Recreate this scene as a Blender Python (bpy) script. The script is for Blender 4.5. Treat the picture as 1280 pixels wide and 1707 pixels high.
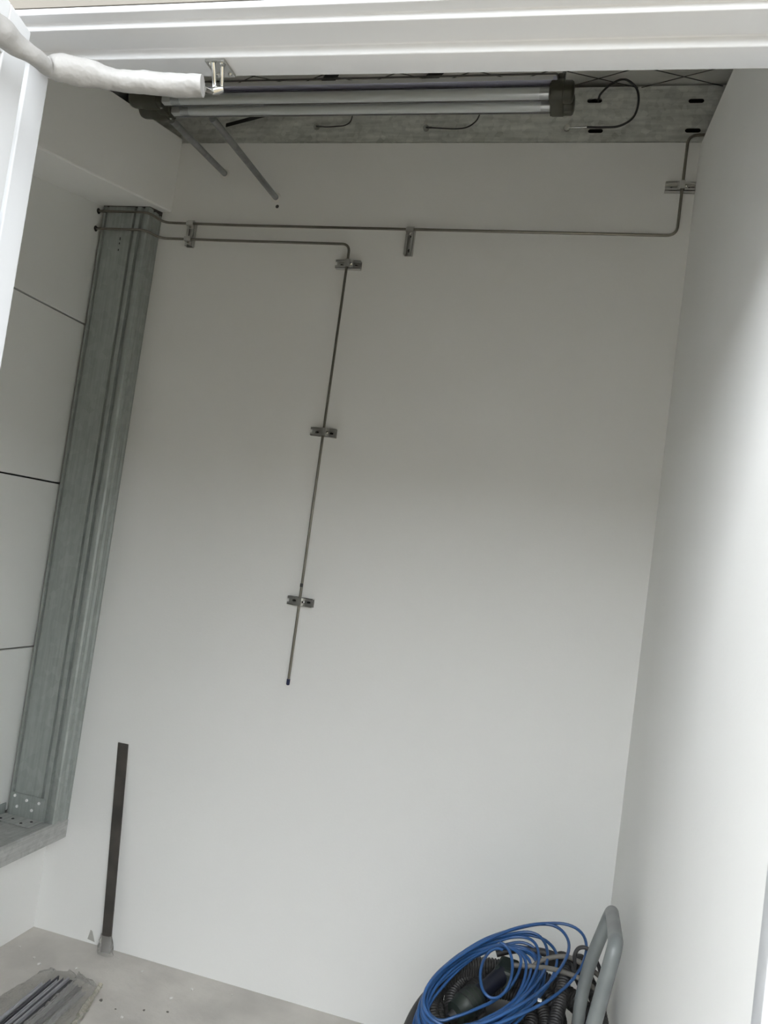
import bpy, bmesh, math, random
from mathutils import Vector, Matrix, noise

for o in list(bpy.data.objects):
    bpy.data.objects.remove(o)
S = bpy.context.scene
COL = S.collection

# ------------------------------------------------------------------ camera
H = 1.504
cam_d = bpy.data.cameras.new('camera')
cam = bpy.data.objects.new('camera', cam_d)
COL.objects.link(cam)
yaw, pitch, roll, fpx = -0.260356, 0.0563318, 0.136469, 1336.96
fw = Vector((math.sin(yaw) * math.cos(pitch), math.cos(yaw) * math.cos(pitch), math.sin(pitch)))
rt = Vector((math.cos(yaw), -math.sin(yaw), 0))
up = rt.cross(fw)
r2 = math.cos(roll) * rt + math.sin(roll) * up
u2 = -math.sin(roll) * rt + math.cos(roll) * up
m = Matrix((r2, u2, -fw)).transposed().to_4x4()
m.translation = Vector((0, 0, H))
cam.matrix_world = m
cam_d.sensor_fit = 'VERTICAL'
cam_d.sensor_height = 36.0
cam_d.lens = fpx / 1707 * 36.0
cam_d.clip_start = 0.02
S.camera = cam

# ------------------------------------------------------------------ sky, exposure
w = bpy.data.worlds.new('overcast_sky')
S.world = w
w.use_nodes = True
bg = w.node_tree.nodes['Background']
bg.inputs['Color'].default_value = (0.93, 0.97, 1.0, 1)
bg.inputs['Strength'].default_value = 1.0
S.view_settings.view_transform = 'Standard'
S.view_settings.look = 'None'
S.view_settings.gamma = 1.0
S.view_settings.use_curve_mapping = False
S.view_settings.exposure = 3.30
try:
    S.cycles.max_bounces = 16
    S.cycles.diffuse_bounces = 10
    S.cycles.transparent_max_bounces = 16
except Exception:
    pass


# ------------------------------------------------------------------ materials
def mat(name, col, rough=0.6, metal=0.0, var=0.0, vscale=6.0, stretch=(1, 1, 1), bump=0.0, bscale=60.0,
        col2=None, spec=0.5, detail=4.0, coat=0.0, sheen=0.0):
    M = bpy.data.materials.new(name)
    M.use_nodes = True
    nt = M.node_tree
    b = nt.nodes['Principled BSDF']
    b.inputs['Base Color'].default_value = (*col, 1)
    b.inputs['Roughness'].default_value = rough
    b.inputs['Metallic'].default_value = metal
    b.inputs['Specular IOR Level'].default_value = spec
    if coat:
        b.inputs['Coat Weight'].default_value = coat
        b.inputs['Coat Roughness'].default_value = 0.1
    tc = nt.nodes.new('ShaderNodeTexCoord')
    mp = nt.nodes.new('ShaderNodeMapping')
    mp.inputs['Scale'].default_value = stretch
    nt.links.new(tc.outputs['Object'], mp.inputs['Vector'])
    if var > 0 or col2:
        n = nt.nodes.new('ShaderNodeTexNoise')
        n.inputs['Scale'].default_value = vscale
        n.inputs['Detail'].default_value = detail
        nt.links.new(mp.outputs['Vector'], n.inputs['Vector'])
        rp = nt.nodes.new('ShaderNodeValToRGB')
        c2 = col2 if col2 else tuple(c * (1 - var) for c in col)
        rp.color_ramp.elements[0].position = 0.35
        rp.color_ramp.elements[0].color = (*c2, 1)
        rp.color_ramp.elements[1].position = 0.65
        rp.color_ramp.elements[1].color = (*col, 1)
        nt.links.new(n.outputs['Fac'], rp.inputs['Fac'])
        nt.links.new(rp.outputs['Color'], b.inputs['Base Color'])
    if bump > 0:
        n2 = nt.nodes.new('ShaderNodeTexNoise')
        n2.inputs['Scale'].default_value = bscale
        n2.inputs['Detail'].default_value = 3
        nt.links.new(mp.outputs['Vector'], n2.inputs['Vector'])
        bp = nt.nodes.new('ShaderNodeBump')
        bp.inputs['Strength'].default_value = bump
        bp.inputs['Distance'].default_value = 0.01
        nt.links.new(n2.outputs['Fac'], bp.inputs['Height'])
        nt.links.new(bp.outputs['Normal'], b.inputs['Normal'])
    return M


def clear_mat(name, tint=(1, 1, 1), base=0.12, rough=0.05, gain=1.0, milk=0.0, milk_col=(0.8, 0.8, 0.8), bump=0.0, bscale=40.0):
    """thin clear plastic: transparent, a fresnel gloss on top and an optional milky part"""
    M = bpy.data.materials.new(name)
    M.use_nodes = True
    nt = M.node_tree
    nt.nodes.remove(nt.nodes['Principled BSDF'])
    out = nt.nodes['Material Output']
    tr = nt.nodes.new('ShaderNodeBsdfTransparent')
    tr.inputs['Color'].default_value = (*tint, 1)
    df = nt.nodes.new('ShaderNodeBsdfDiffuse')
    df.inputs['Color'].default_value = (*milk_col, 1)
    mx0 = nt.nodes.new('ShaderNodeMixShader')
    mx0.inputs['Fac'].default_value = milk
    nt.links.new(tr.outputs[0], mx0.inputs[1])
    nt.links.new(df.outputs[0], mx0.inputs[2])
    gl = nt.nodes.new('ShaderNodeBsdfGlossy')
    gl.inputs['Roughness'].default_value = rough
    fr = nt.nodes.new('ShaderNodeFresnel')
    fr.inputs['IOR'].default_value = 1.5
    mu = nt.nodes.new('ShaderNodeMath')
    mu.operation = 'MULTIPLY_ADD'
    mu.use_clamp = True
    mu.inputs[1].default_value = gain
    mu.inputs[2].default_value = base
    nt.links.new(fr.outputs[0], mu.inputs[0])
    mx = nt.nodes.new('ShaderNodeMixShader')
    nt.links.new(mu.outputs[0], mx.inputs['Fac'])
    nt.links.new(mx0.outputs[0], mx.inputs[1])
    nt.links.new(gl.outputs[0], mx.inputs[2])
    nt.links.new(mx.outputs[0], out.inputs['Surface'])
    if bump:
        tc = nt.nodes.new('ShaderNodeTexCoord')
        n2 = nt.nodes.new('ShaderNodeTexNoise')
        n2.inputs['Scale'].default_value = bscale
        nt.links.new(tc.outputs['Object'], n2.inputs['Vector'])
        bp = nt.nodes.new('ShaderNodeBump')
        bp.inputs['Strength'].default_value = bump
        bp.inputs['Distance'].default_value = 0.01
        nt.links.new(n2.outputs['Fac'], bp.inputs['Height'])
        for q in (gl, df):
            nt.links.new(bp.outputs['Normal'], q.inputs['Normal'])
    return M


def spangle(name, dark, light, rough=0.42, metal=0.85, streak=(1, 1, 1), vs=40.0):
    """galvanised steel: zinc spangle cells, long streaks and dull smudges"""
    M = bpy.data.materials.new(name)
    M.use_nodes = True
    nt = M.node_tree
    b = nt.nodes['Principled BSDF']
    b.inputs['Metallic'].default_value = metal
    tc = nt.nodes.new('ShaderNodeTexCoord')
    mp = nt.nodes.new('ShaderNodeMapping')
    mp.inputs['Scale'].default_value = streak
    nt.links.new(tc.outputs['Object'], mp.inputs['Vector'])
    v = nt.nodes.new('ShaderNodeTexVoronoi')
    v.inputs['Scale'].default_value = vs
    nt.links.new(tc.outputs['Object'], v.inputs['Vector'])
    n = nt.nodes.new('ShaderNodeTexNoise')
    n.inputs['Scale'].default_value = 9
    n.inputs['Detail'].default_value = 6
    nt.links.new(mp.outputs['Vector'], n.inputs['Vector'])
    add = nt.nodes.new('ShaderNodeMixRGB')
    add.blend_type = 'MIX'
    add.inputs['Fac'].default_value = 0.22
    nt.links.new(n.outputs['Fac'], add.inputs['Color1'])
    nt.links.new(v.outputs['Color'], add.inputs['Color2'])
    rp = nt.nodes.new('ShaderNodeValToRGB')
    rp.color_ramp.elements[0].position = 0.3
    rp.color_ramp.elements[0].color = (*dark, 1)
    rp.color_ramp.elements[1].position = 0.72
    rp.color_ramp.elements[1].color = (*light, 1)
    nt.links.new(add.outputs['Color'], rp.inputs['Fac'])
    nt.links.new(rp.outputs['Color'], b.inputs['Base Color'])
    mr = nt.nodes.new('ShaderNodeMapRange')
    mr.inputs['To Min'].default_value = rough - 0.1
    mr.inputs['To Max'].default_value = rough + 0.18
    nt.links.new(n.outputs['Fac'], mr.inputs['Value'])
    nt.links.new(mr.outputs['Result'], b.inputs['Roughness'])
    return M


M = {
    'wall': mat('white_wall_paint', (0.89, 0.89, 0.875), 0.75, var=0.03, vscale=1.3, bump=0.03, bscale=120, spec=0.3),
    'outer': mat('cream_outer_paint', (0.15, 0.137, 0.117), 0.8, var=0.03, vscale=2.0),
    'panel': mat('pale_grey_panel', (0.80, 0.81, 0.795), 0.5, var=0.03, vscale=1.0),
    'dark': mat('dark_backing', (0.03, 0.03, 0.03), 0.9, var=0.2, vscale=3),
    'concrete': mat('concrete_floor', (0.64, 0.61, 0.57), 0.85, col2=(0.52, 0.495, 0.465), vscale=5, detail=9, bump=0.25, bscale=40),
    'ground': mat('outdoor_concrete', (0.205, 0.173, 0.12), 0.9, col2=(0.165, 0.138, 0.096), vscale=2, detail=6),
    'frame': mat('white_powder_coat', (0.53, 0.54, 0.555), 0.45, var=0.02, vscale=3),
    'galv': spangle('galvanised_post_steel', (0.37, 0.40, 0.385), (0.50, 0.535, 0.52), 0.5, 0.65, (14, 14, 0.6)),
    'galvx': spangle('galvanised_purlin_steel', (0.50, 0.515, 0.49), (0.88, 0.89, 0.86), 0.5, 0.45, (0.8, 6, 6), 60),
    'galvs': spangle('galvanised_sill_steel', (0.42, 0.43, 0.42), (0.62, 0.62, 0.61), 0.48, 0.6, (14, 0.6, 14), 55),
    'pipe': spangle('galvanised_pipe', (0.25, 0.26, 0.26), (0.42, 0.43, 0.43), 0.45, 0.75),
    'inox': mat('stainless_tube', (0.27, 0.255, 0.22), 0.28, 1.0, var=0.15, vscale=20),
    'zinc': mat('bright_zinc', (0.66, 0.66, 0.64), 0.32, 0.9, var=0.15, vscale=30),
    'chrome': mat('polished_steel', (0.52, 0.52, 0.50), 0.16, 1.0, var=0.12, vscale=40),
    'foil': mat('silver_foil', (0.86, 0.86, 0.82), 0.42, 0.45, var=0.15, vscale=5, bump=0.5, bscale=14),
    'wire': mat('dark_wire', (0.10, 0.10, 0.095), 0.5, 0.6, var=0.1),
    'black': mat('black_rubber', (0.010, 0.010, 0.011), 0.55, var=0.3, vscale=15),
    'hose': mat('black_ribbed_hose', (0.016, 0.016, 0.018), 0.5, col2=(0.042, 0.040, 0.038), vscale=9, detail=6),
    'cable': mat('dark_grey_cable', (0.042, 0.042, 0.044), 0.5, var=0.3, vscale=10),
    'olive': mat('olive_plastic', (0.055, 0.055, 0.038), 0.42, var=0.25, vscale=10),
    'lampwhite': mat('lamp_tube_white', (0.86, 0.87, 0.86), 0.35, var=0.02),
    'housing': mat('lilac_film_housing', (0.52, 0.53, 0.66), 0.45, var=0.1, vscale=8),
    'alu': mat('lamp_cap_aluminium', (0.6, 0.6, 0.6), 0.3, 0.9, var=0.1),
    'sleeve': mat('white_foam_sleeve', (0.255, 0.25, 0.243), 0.55, var=0.08, vscale=14, bump=0.5, bscale=38),
    'bar': mat('mill_scale_steel', (0.105, 0.092, 0.082), 0.5, 0.3, col2=(0.060, 0.056, 0.052), vscale=9, detail=7),
    'plug': mat('white_sealant', (0.82, 0.81, 0.78), 0.7, var=0.05),
    'blue': mat('blue_air_hose', (0.030, 0.105, 0.29), 0.36, var=0.3, vscale=12, coat=0.25),
    'navy': mat('dark_blue_cap', (0.012, 0.018, 0.07), 0.4, var=0.2),
    'toolgreen': mat('dark_green_tool_plastic', (0.008, 0.015, 0.013), 0.5, col2=(0.024, 0.032, 0.025), vscale=18),
    'toolnavy': mat('dark_navy_tool_plastic', (0.009, 0.011, 0.022), 0.45, var=0.3, vscale=14),
    'handle': mat('grey_enamel_tube', (0.19, 0.205, 0.205), 0.38, col2=(0.145, 0.158, 0.16), vscale=12, coat=0.1),
    'beige': mat('grey_beige_cable', (0.17, 0.16, 0.14), 0.6, col2=(0.11, 0.105, 0.095), vscale=20),
    'chip': mat('plaster_crumb', (0.78, 0.77, 0.74), 0.9, var=0.1, vscale=40),
    'stripa': mat('aluminium_strip', (0.56, 0.56, 0.59), 0.35, 0.35, var=0.2, vscale=20),
    'stripc': mat('grey_steel_strip', (0.27, 0.27, 0.29), 0.4, 0.35, var=0.25, vscale=14),
    'stripb': mat('dark_gasket_strip', (0.05, 0.05, 0.06), 0.5, var=0.2),
    'foam': mat('grey_brown_packing', (0.15, 0.14, 0.13), 0.9, col2=(0.05, 0.047, 0.045), vscale=60),
    'grit': mat('dark_grit', (0.20, 0.19, 0.17), 0.9, var=0.15, vscale=30),
    'stain': mat('plaster_smear', (0.50, 0.49, 0.46), 0.9, var=0.15, vscale=30),
    'clear': clear_mat('clear_lamp_sleeve', (0.93, 0.95, 0.95), 0.05, 0.06, 1.0, 0.10, (0.8, 0.82, 0.82)),
    'film_edge': clear_mat('yellowed_film_edge', (0.99, 0.97, 0.90), 0.06, 0.15, 1.0, 0.30, (0.92, 0.86, 0.74), 0.9, 80),
    'film': clear_mat('crumpled_clear_film', (0.99, 0.985, 0.97), 0.03, 0.12, 0.9, 0.20, (0.97, 0.95, 0.91), 1.0, 80),
}


# ------------------------------------------------------------------ mesh helpers
class MB:
    def __init__(self):
        self.v, self.f = [], []

    def add(self, vs, fs):
        n = len(self.v)
        self.v += [tuple(p) for p in vs]
        self.f += [tuple(i + n for i in f) for f in fs]
        return self

    def box(self, x0, x1, y0, y1, z0, z1):
        vs = [(x, y, z) for x in (x0, x1) for y in (y0, y1) for z in (z0, z1)]
        return self.add(vs, [(0, 1, 3, 2), (4, 6, 7, 5), (0, 4, 5, 1), (2, 3, 7, 6), (0, 2, 6, 4), (1, 5, 7, 3)])

    def hexa(self, lo, hi):
        """lo, hi: four points each, going round the same way"""
        vs = list(lo) + list(hi)
        return self.add(vs, [(3, 2, 1, 0), (4, 5, 6, 7), (0, 1, 5, 4), (1, 2, 6, 5), (2, 3, 7, 6), (3, 0, 4, 7)])

    def prism(self, prof, fn, a0, a1):
        """closed profile (p, q) swept from a0 to a1; fn(p, q, a) -> xyz"""
        n = len(prof)
        vs = [fn(p, q, a0) for p, q in prof] + [fn(p, q, a1) for p, q in prof]
        fs = [tuple(range(n))[::-1], tuple(range(n, 2 * n))]
        fs += [(i, (i + 1) % n, n + (i + 1) % n, n + i) for i in range(n)]
        return self.add(vs, fs)

    def tube(self, pts, r, seg=10, closed=False, caps=True):
        pts = [Vector(p) for p in pts]
        n = len(pts)
        rr = r if isinstance(r, (list, tuple)) else [r] * n
        tan = []
        for i in range(n):
            a = pts[(i - 1) % n] if (closed or i > 0) else pts[0]
            b = pts[(i + 1) % n] if (closed or i < n - 1) else pts[-1]
            t = b - a
            tan.append(t.normalized() if t.length > 1e-9 else Vector((0, 0, 1)))
        nrm = tan[0].orthogonal().normalized()
        vs, fs = [], []
        for i in range(n):
            nrm = (nrm - tan[i] * nrm.dot(tan[i])).normalized()
            bi = tan[i].cross(nrm)
            for k in range(seg):
                a = 2 * math.pi * k / seg
                vs.append(pts[i] + (nrm * math.cos(a) + bi * math.sin(a)) * rr[i])
        for i in range(n if closed else n - 1):
            j = (i + 1) % n
            for k in range(seg):
                l = (k + 1) % seg
                fs.append((i * seg + k, i * seg + l, j * seg + l, j * seg + k))
        if caps and not closed:
            fs.append(tuple(range(seg))[::-1])
            fs.append(tuple((n - 1) * seg + k for k in range(seg)))
        return self.add(vs, fs)

    def cyl(self, a, b, r, seg=16, r1=None):
        return self.tube([a, b], [r, r if r1 is None else r1], seg)

    def build(self, name, material, parent=None, smooth=None, bevel=0.0, bseg=2):
        me = bpy.data.meshes.new(name)
        off = parent_loc(parent) if parent else Vector((0, 0, 0))
        me.from_pydata([tuple(Vector(p) - off) for p in self.v], [], self.f)
        me.validate()
        bm = bmesh.new()
        bm.from_mesh(me)
        if bevel > 0:
            bmesh.ops.remove_doubles(bm, verts=bm.verts, dist=1e-6)
            bmesh.ops.recalc_face_normals(bm, faces=bm.faces)
            es = [e for e in bm.edges if len(e.link_faces) == 2 and e.calc_face_angle(0) > 0.6]
            bmesh.ops.bevel(bm, geom=es, offset=bevel, offset_type='OFFSET', segments=bseg, profile=0.5, affect='EDGES', clamp_overlap=True)
        bmesh.ops.recalc_face_normals(bm, faces=bm.faces)
        bm.to_mesh(me)
        bm.free()
        me.materials.append(M[material])
        if smooth is not None:
            for p in me.polygons:
                p.use_smooth = True
            try:
                me.set_sharp_from_angle(angle=math.radians(smooth))
            except Exception:
                pass
        o = bpy.data.objects.new(name, me)
        COL.objects.link(o)
        if parent:
            o.parent = parent
        return o


def parent_loc(o):
    l = Vector((0, 0, 0))
    while o:
        l += o.location
        o = o.parent
    return l


def tag(o, label, cat, group=None, kind=None):
    o['label'] = label
    o['category'] = cat
    if group:
        o['group'] = group
    if kind:
        o['kind'] = kind
    return o


def thing(name, loc, label, cat, group=None, kind=None):
    o = bpy.data.objects.new(name, None)
    o.empty_display_size = 0.05
    COL.objects.link(o)
    o.location = loc
    return tag(o, label, cat, group, kind)


def recentre(o, loc):
    """move a mesh object's origin to loc without moving the mesh"""
    d = Vector(loc)
    o.data.transform(Matrix.Translation(-d))
    o.location = d
    return o


def arc(path, rad, n=6):
    """round the corners of a polyline"""
    P = [Vector(p) for p in path]
    out = [P[0]]
    for i in range(1, len(P) - 1):
        a, b, c = P[i - 1], P[i], P[i + 1]
        u, v = (a - b), (c - b)
        r = rad[i - 1] if isinstance(rad, (list, tuple)) else rad
        d = min(r, u.length * 0.49, v.length * 0.49)
        p, q = b + u.normalized() * d, b + v.normalized() * d
        for k in range(n + 1):
            t = k / n
            out.append((1 - t) ** 2 * p + 2 * t * (1 - t) * b + t * t * q)
    out.append(P[-1])
    return out


def spline(pts, n=8, closed=False):
    P = [Vector(p) for p in pts]
    N = len(P)
    out = []
    rng = range(N) if closed else range(N - 1)
    for i in rng:
        g = (lambda k: P[k % N]) if closed else (lambda k: P[max(0, min(N - 1, k))])
        p0, p1, p2, p3 = g(i - 1), g(i), g(i + 1), g(i + 2)
        for k in range(n):
            t = k / n
            out.append(0.5 * ((2 * p1) + (p2 - p0) * t + (2 * p0 - 5 * p1 + 4 * p2 - p3) * t * t + (3 * p1 - p0 - 3 * p2 + p3) * t ** 3))
    if not closed:
        out.append(P[-1])
    return out


# ------------------------------------------------------------------ main dimensions
D = 2.64            # back wall
XR = 0.175          # right wall
XK = -1.80          # knee wall under the sill
XS = -1.725         # room side of the sill
XH = -1.69          # room face of the header above the recess
XP = -1.935         # recessed cladding panels
YF = 0.80           # inside of the front wall
ZROOF = lambda y: 3.185 - 0.20 * (2.66 - y)
ZHB = lambda y: 2.691 - 0.195 * (2.643 - y)      # header underside
ZHT = lambda y: 2.985 - 0.195 * (2.655 - y)      # header top
ZRT = lambda y: 2.955 - 0.318 * (2.64 - y)       # right wall top
CANY, CANZ = -0.15, 3.3  # front edge and height of the added, unseen eave
FY = lambda x: 0.0155 * (x + 0.45)               # front wall stands one degree askew

# ------------------------------------------------------------------ structure
fl = MB().box(-2.35, 1.5, 0.70, 2.90, -0.12, 0.0).build('floor', 'concrete')
tag(fl, 'bare grey concrete floor of the small room', 'floor', kind='structure')
g = MB().box(-14, 14, -22, 0.70, -0.22, -0.02).build('ground', 'ground')
tag(g, 'pale concrete ground outside the doorway', 'ground', kind='structure')

wb = MB()
wb.box(-2.35, 1.5, D, 2.90, 0, 2.965)
wb.box(-2.35, 1.5, 2.80, 2.90, 2.965, ZROOF(2.85) + 0.3)
tag(wb.build('wall_back', 'wall'), 'plain white back wall carrying the thin steel tubes', 'wall', kind='structure')

wr = MB()
wr.hexa([(XR, 0.750, 0), (XR + 0.09, 0.750, 0), (XR + 0.09, D, 0), (XR, D, 0)],
        [(XR, 0.750, ZRT(0.75)), (XR + 0.09, 0.750, ZRT(0.75)), (XR + 0.09, D, ZRT(D)), (XR, D, ZRT(D))])
tag(wr.build('wall_right', 'wall'), 'white right wall with a sloping top edge', 'wall', kind='structure')

wl = MB().box(-2.10, XK, YF, D, 0, 0.34).build('wall_left', 'wall')
tag(wl, 'white left wall with low parapet, panelled recess and sloping header', 'wall', kind='structure')
hd = MB()
ya, yb = YF + 0.03, D
hd.hexa([(-2.08, ya, ZHB(ya)), (XH, ya, ZHB(ya)), (XH, yb, ZHB(yb)), (-2.08, yb, ZHB(yb))],
        [(-2.08, ya, ZHT(ya)), (XH, ya, ZHT(ya)), (XH, yb, ZHT(yb)), (-2.08, yb, ZHT(yb))])
hd.build('header', 'wall', wl, bevel=0.006)
zj = [0.41, 1.007, 1.613, 2.218, 2.76]
for a, b in zip(zj[:-1], zj[1:]):
    p = MB()
    ga, gb = a + 0.003, b - 0.003
    if b > 2.5:
        za, zb = ZHB(YF + 0.03) + 0.10, ZHB(D) + 0.10
        p.hexa([(XP - 0.03, YF + 0.03, ga), (XP, YF + 0.03, ga), (XP, D, ga), (XP - 0.03, D, ga)],
               [(XP - 0.03, YF + 0.03, za), (XP, YF + 0.03, za), (XP, D, zb), (XP - 0.03, D, zb)])
    else:
        p.box(XP - 0.03, XP, YF + 0.03, D, ga, gb)
    p.build('panel', 'panel', wl, bevel=0.0012, bseg=1)
MB().box(XP - 0.075, XP - 0.06, YF + 0.03, D, 0.35, 2.9).build('backing', 'dark', wl)

wfl = MB().box(-2.45, -2.35, 0.70, 2.90, -0.1, 3.6).build('wall_shell_left', 'outer')  # unseen shell side, added to keep sky light from leaking in
tag(wfl, 'unseen shell wall beyond the cladding panels, added to stop sky light', 'wall', kind='structure')
wfr = MB().box(1.5, 1.6, 0.70, 2.90, -0.1, 3.6).build('wall_shell_right', 'outer')  # unseen right side of the same added light-tight shell
tag(wfr, 'unseen shell wall beyond the white right wall, added to stop sky light', 'wall', kind='structure')


def skew(mb):
    mb.v = [(x, y + FY(x), z) for x, y, z in mb.v]
    return mb


XJL, XJR, ZS = -0.708, 0.1748, 2.028     # door stop faces
wf = MB()
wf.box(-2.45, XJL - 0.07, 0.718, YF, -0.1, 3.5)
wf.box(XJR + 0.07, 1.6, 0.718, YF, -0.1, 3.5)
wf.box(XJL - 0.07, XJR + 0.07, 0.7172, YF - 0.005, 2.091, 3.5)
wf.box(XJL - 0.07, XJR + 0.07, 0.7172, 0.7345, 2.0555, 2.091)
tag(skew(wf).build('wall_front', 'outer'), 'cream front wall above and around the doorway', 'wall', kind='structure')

cy = MB()  # eave out of view, added to hold back high sky light
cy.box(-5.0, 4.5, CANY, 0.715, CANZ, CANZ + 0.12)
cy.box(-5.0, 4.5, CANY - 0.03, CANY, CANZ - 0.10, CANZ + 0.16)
tag(cy.build('added_eave', 'outer'), 'unseen cream eave added to shade the doorway', 'added_eave', kind='structure')

bw_ = MB().box(-14, 14, -7.2, -7.0, -0.02, 3.0).build('sky_block_wall', 'outer')  # out of view, added to cut low sky light through the doorway
tag(bw_, 'unseen tan wall across the yard, added to block low sky light', 'wall', kind='structure')

# roof: foil insulation with a diamond wire mesh below it
rf = MB()
NX, NY = 150, 90
vs, fs = [], []
random.seed(3)
for j in range(NY + 1):
    y = 0.60 + (2.95 - 0.60) * j / NY
    for i in range(NX + 1):
        x = -2.45 + 4.05 * i / NX
        q = noise.noise(Vector((x * 3.2, y * 3.2, 0.3))) * 0.016 + noise.noise(Vector((x * 9 + y * 4, y * 13, 2.3))) * 0.012
        vs.append((x, y, ZROOF(y) + q))
for j in range(NY):
    for i in range(NX):
        a = j * (NX + 1) + i
        fs.append((a, a + 1, a + NX + 2, a + NX + 1))
n0 = len(vs)
vs += [(x, y, ZROOF(y) + 0.08) for x, y in ((-2.45, 0.6), (1.6, 0.6), (1.6, 2.95), (-2.45, 2.95))]
fs.append((n0, n0 + 3, n0 + 2, n0 + 1))
ce = rf.add(vs, fs).build('ceiling', 'foil', smooth=60)
tag(ce, 'silver foil roof insulation held up by a wire mesh', 'ceiling', kind='structure')
for sgn in (1, -1):
    for k in range(-16, 18):
        x0 = -0.30 + 0.265 * k
        pts = []
        for t in range(9):
            y = 1.75 + (2.80 - 1.75) * t / 8
            x = x0 + sgn * (y - 2.5) / 0.62
            if -2.3 < x < 1.45:
                pts.append((x, y, ZROOF(y) - 0.018))
        if len(pts) > 1:
            MB().tube(pts, 0.0016, 5).build('wire', 'wire', ce)

# ------------------------------------------------------------------ door frame
fr = thing('trim_1', (XJL, 0.77, 0), 'white metal door frame around the doorway', 'door frame', kind='structure')
profh = [(0.803, 2.09), (0.803, ZS), (0.768, ZS), (0.768, 2.0395), (0.7325, 2.0395), (0.7325, 2.0475), (0.7175, 2.0475), (0.7175, 2.055), (0.735, 2.055), (0.735, 2.09)]
hm = MB().prism(profh, lambda p, q, a: (a, p, q), XJL - 0.02, XJR + 0.03)
skew(hm).build('head', 'frame', fr, bevel=0.0016, bseg=3, smooth=50)
for s, xj in ((-1, XJL), (1, XJR)):
    prof = [(0.803, 0.07), (0.803, 0.0), (0.768, 0.0), (0.768, 0.0115), (0.7325, 0.0115), (0.7325, 0.0195), (0.7175, 0.0195), (0.7175, 0.07)]
    if s > 0:
        prof = [(p - 0.037, q) for p, q in prof]
    jm = MB().prism(prof, lambda p, q, a: (xj + s * q, p, a), 0.0, ZS + 0.001 if s > 0 else ZS + 0.011)
    skew(jm).build('jamb', 'frame', fr, bevel=0.0016, bseg=3, smooth=50)

# door leaf, swung outwards at the left
leaf = thing('door_1', (-0.668, 0.716, 0.006), 'white metal door leaf swung open on the left', 'door', kind='structure')
DX, DY = 0.251, -0.968
NXL, NYL = -0.968, -0.251          # away from the room side


def lp(s, t, z):
    """s along the leaf from the hinge, t into its thickness"""
    return (-0.668 + DX * s + NXL * t, 0.716 + DY * s + NYL * t, z)


def lbox(mb, s0, s1, t0, t1, z0, z1):
    return mb.hexa([lp(s0, t0, z0), lp(s1, t0, z0), lp(s1, t1, z0), lp(s0, t1, z0)],
                   [lp(s0, t0, z1), lp(s1, t0, z1), lp(s1, t1, z1), lp(s0, t1, z1)])


LW, LT, LH = 0.86, 0.040, 2.028
lbox(MB(), 0.048, LW - 0.048, 0.007, LT - 0.007, 0.05, LH - 0.056).build('panel', 'frame', leaf, bevel=0.001)
lbox(MB(), 0.0, 0.0475, 0, LT, 0.006, LH).build('stile', 'frame', leaf, bevel=0.0015)
lbox(MB(), LW - 0.0475, LW, 0, LT, 0.006, LH).build('stile', 'frame', leaf, bevel=0.0015)
lbox(MB(), 0.0475, LW - 0.0475, 0, LT, LH - 0.055, LH).build('rail', 'frame', leaf, bevel=0.0015)
lbox(MB(), 0.0475, LW - 0.0475, 0, LT, 0.006, 0.05).build('rail', 'frame', leaf, bevel=0.0015)
for z in (0.25, 1.05, 1.80):
    MB().cyl(lp(-0.006, LT + 0.003, z - 0.05), lp(-0.006, LT + 0.003, z + 0.05), 0.006).build('hinge', 'zinc', leaf, smooth=40)

# ------------------------------------------------------------------ door closer arm in its white sleeve
ca = thing('door_closer', (-0.47, 0.78 + FY(-0.47), 1.94), 'door closer arm wrapped in a white sleeve, bolted under the frame head', 'door closer')
yo = FY(-0.47)
pl = MB().hexa([(-0.481, 0.769 + yo, ZS - 0.0035), (-0.457, 0.769 + yo, ZS - 0.0035), (-0.457, 0.800 + yo, ZS - 0.0035), (-0.481, 0.800 + yo, ZS - 0.0035)],
               [(-0.481, 0.769 + yo, ZS), (-0.457, 0.769 + yo, ZS), (-0.457, 0.800 + yo, ZS), (-0.481, 0.800 + yo, ZS)]).build('bracket_plate', 'chrome', ca, bevel=0.0006)
for x, y in ((-0.4765, 0.7745), (-0.4625, 0.7745), (-0.4615, 0.7945), (-0.4765, 0.7945)):
    MB().tube([(x, y + yo, ZS - 0.003), (x, y + yo, ZS - 0.0046), (x, y + yo, ZS - 0.0054)], [0.0026, 0.0025, 0.0012], 10).build('screw', 'chrome', pl, smooth=40)
# the two drop lugs, the ball link and the threaded rod end
MB().tube(spline([(-0.4715, 0.772 + yo, ZS - 0.003), (-0.4722, 0.777 + yo, ZS - 0.010), (-0.4735, 0.784 + yo, ZS - 0.019), (-0.4735, 0.786 + yo, ZS - 0.026)], 4), 0.0026, 8).build('lug', 'chrome', ca, smooth=50)
MB().tube(spline([(-0.4645, 0.780 + yo, ZS - 0.003), (-0.4655, 0.784 + yo, ZS - 0.010), (-0.4672, 0.790 + yo, ZS - 0.020), (-0.4680, 0.791 + yo, ZS - 0.026)], 4), 0.0024, 8).build('lug', 'chrome', ca, smooth=50)
MB().tube([(-0.4645, 0.789 + yo, ZS - 0.0235), (-0.4705, 0.787 + yo, ZS - 0.0265), (-0.4755, 0.785 + yo, ZS - 0.029)], [0.0035, 0.0050, 0.0038], 12).build('ball_link', 'chrome', ca, smooth=50)
MB().tube([(-0.4745, 0.7855 + yo, ZS - 0.0285), (-0.4750, 0.7780 + yo, ZS - 0.0325), (-0.4755, 0.7680 + yo, ZS - 0.0365)], [0.0032, 0.0026, 0.0032], 10).build('rod_end', 'chrome', ca, smooth=50)
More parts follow.
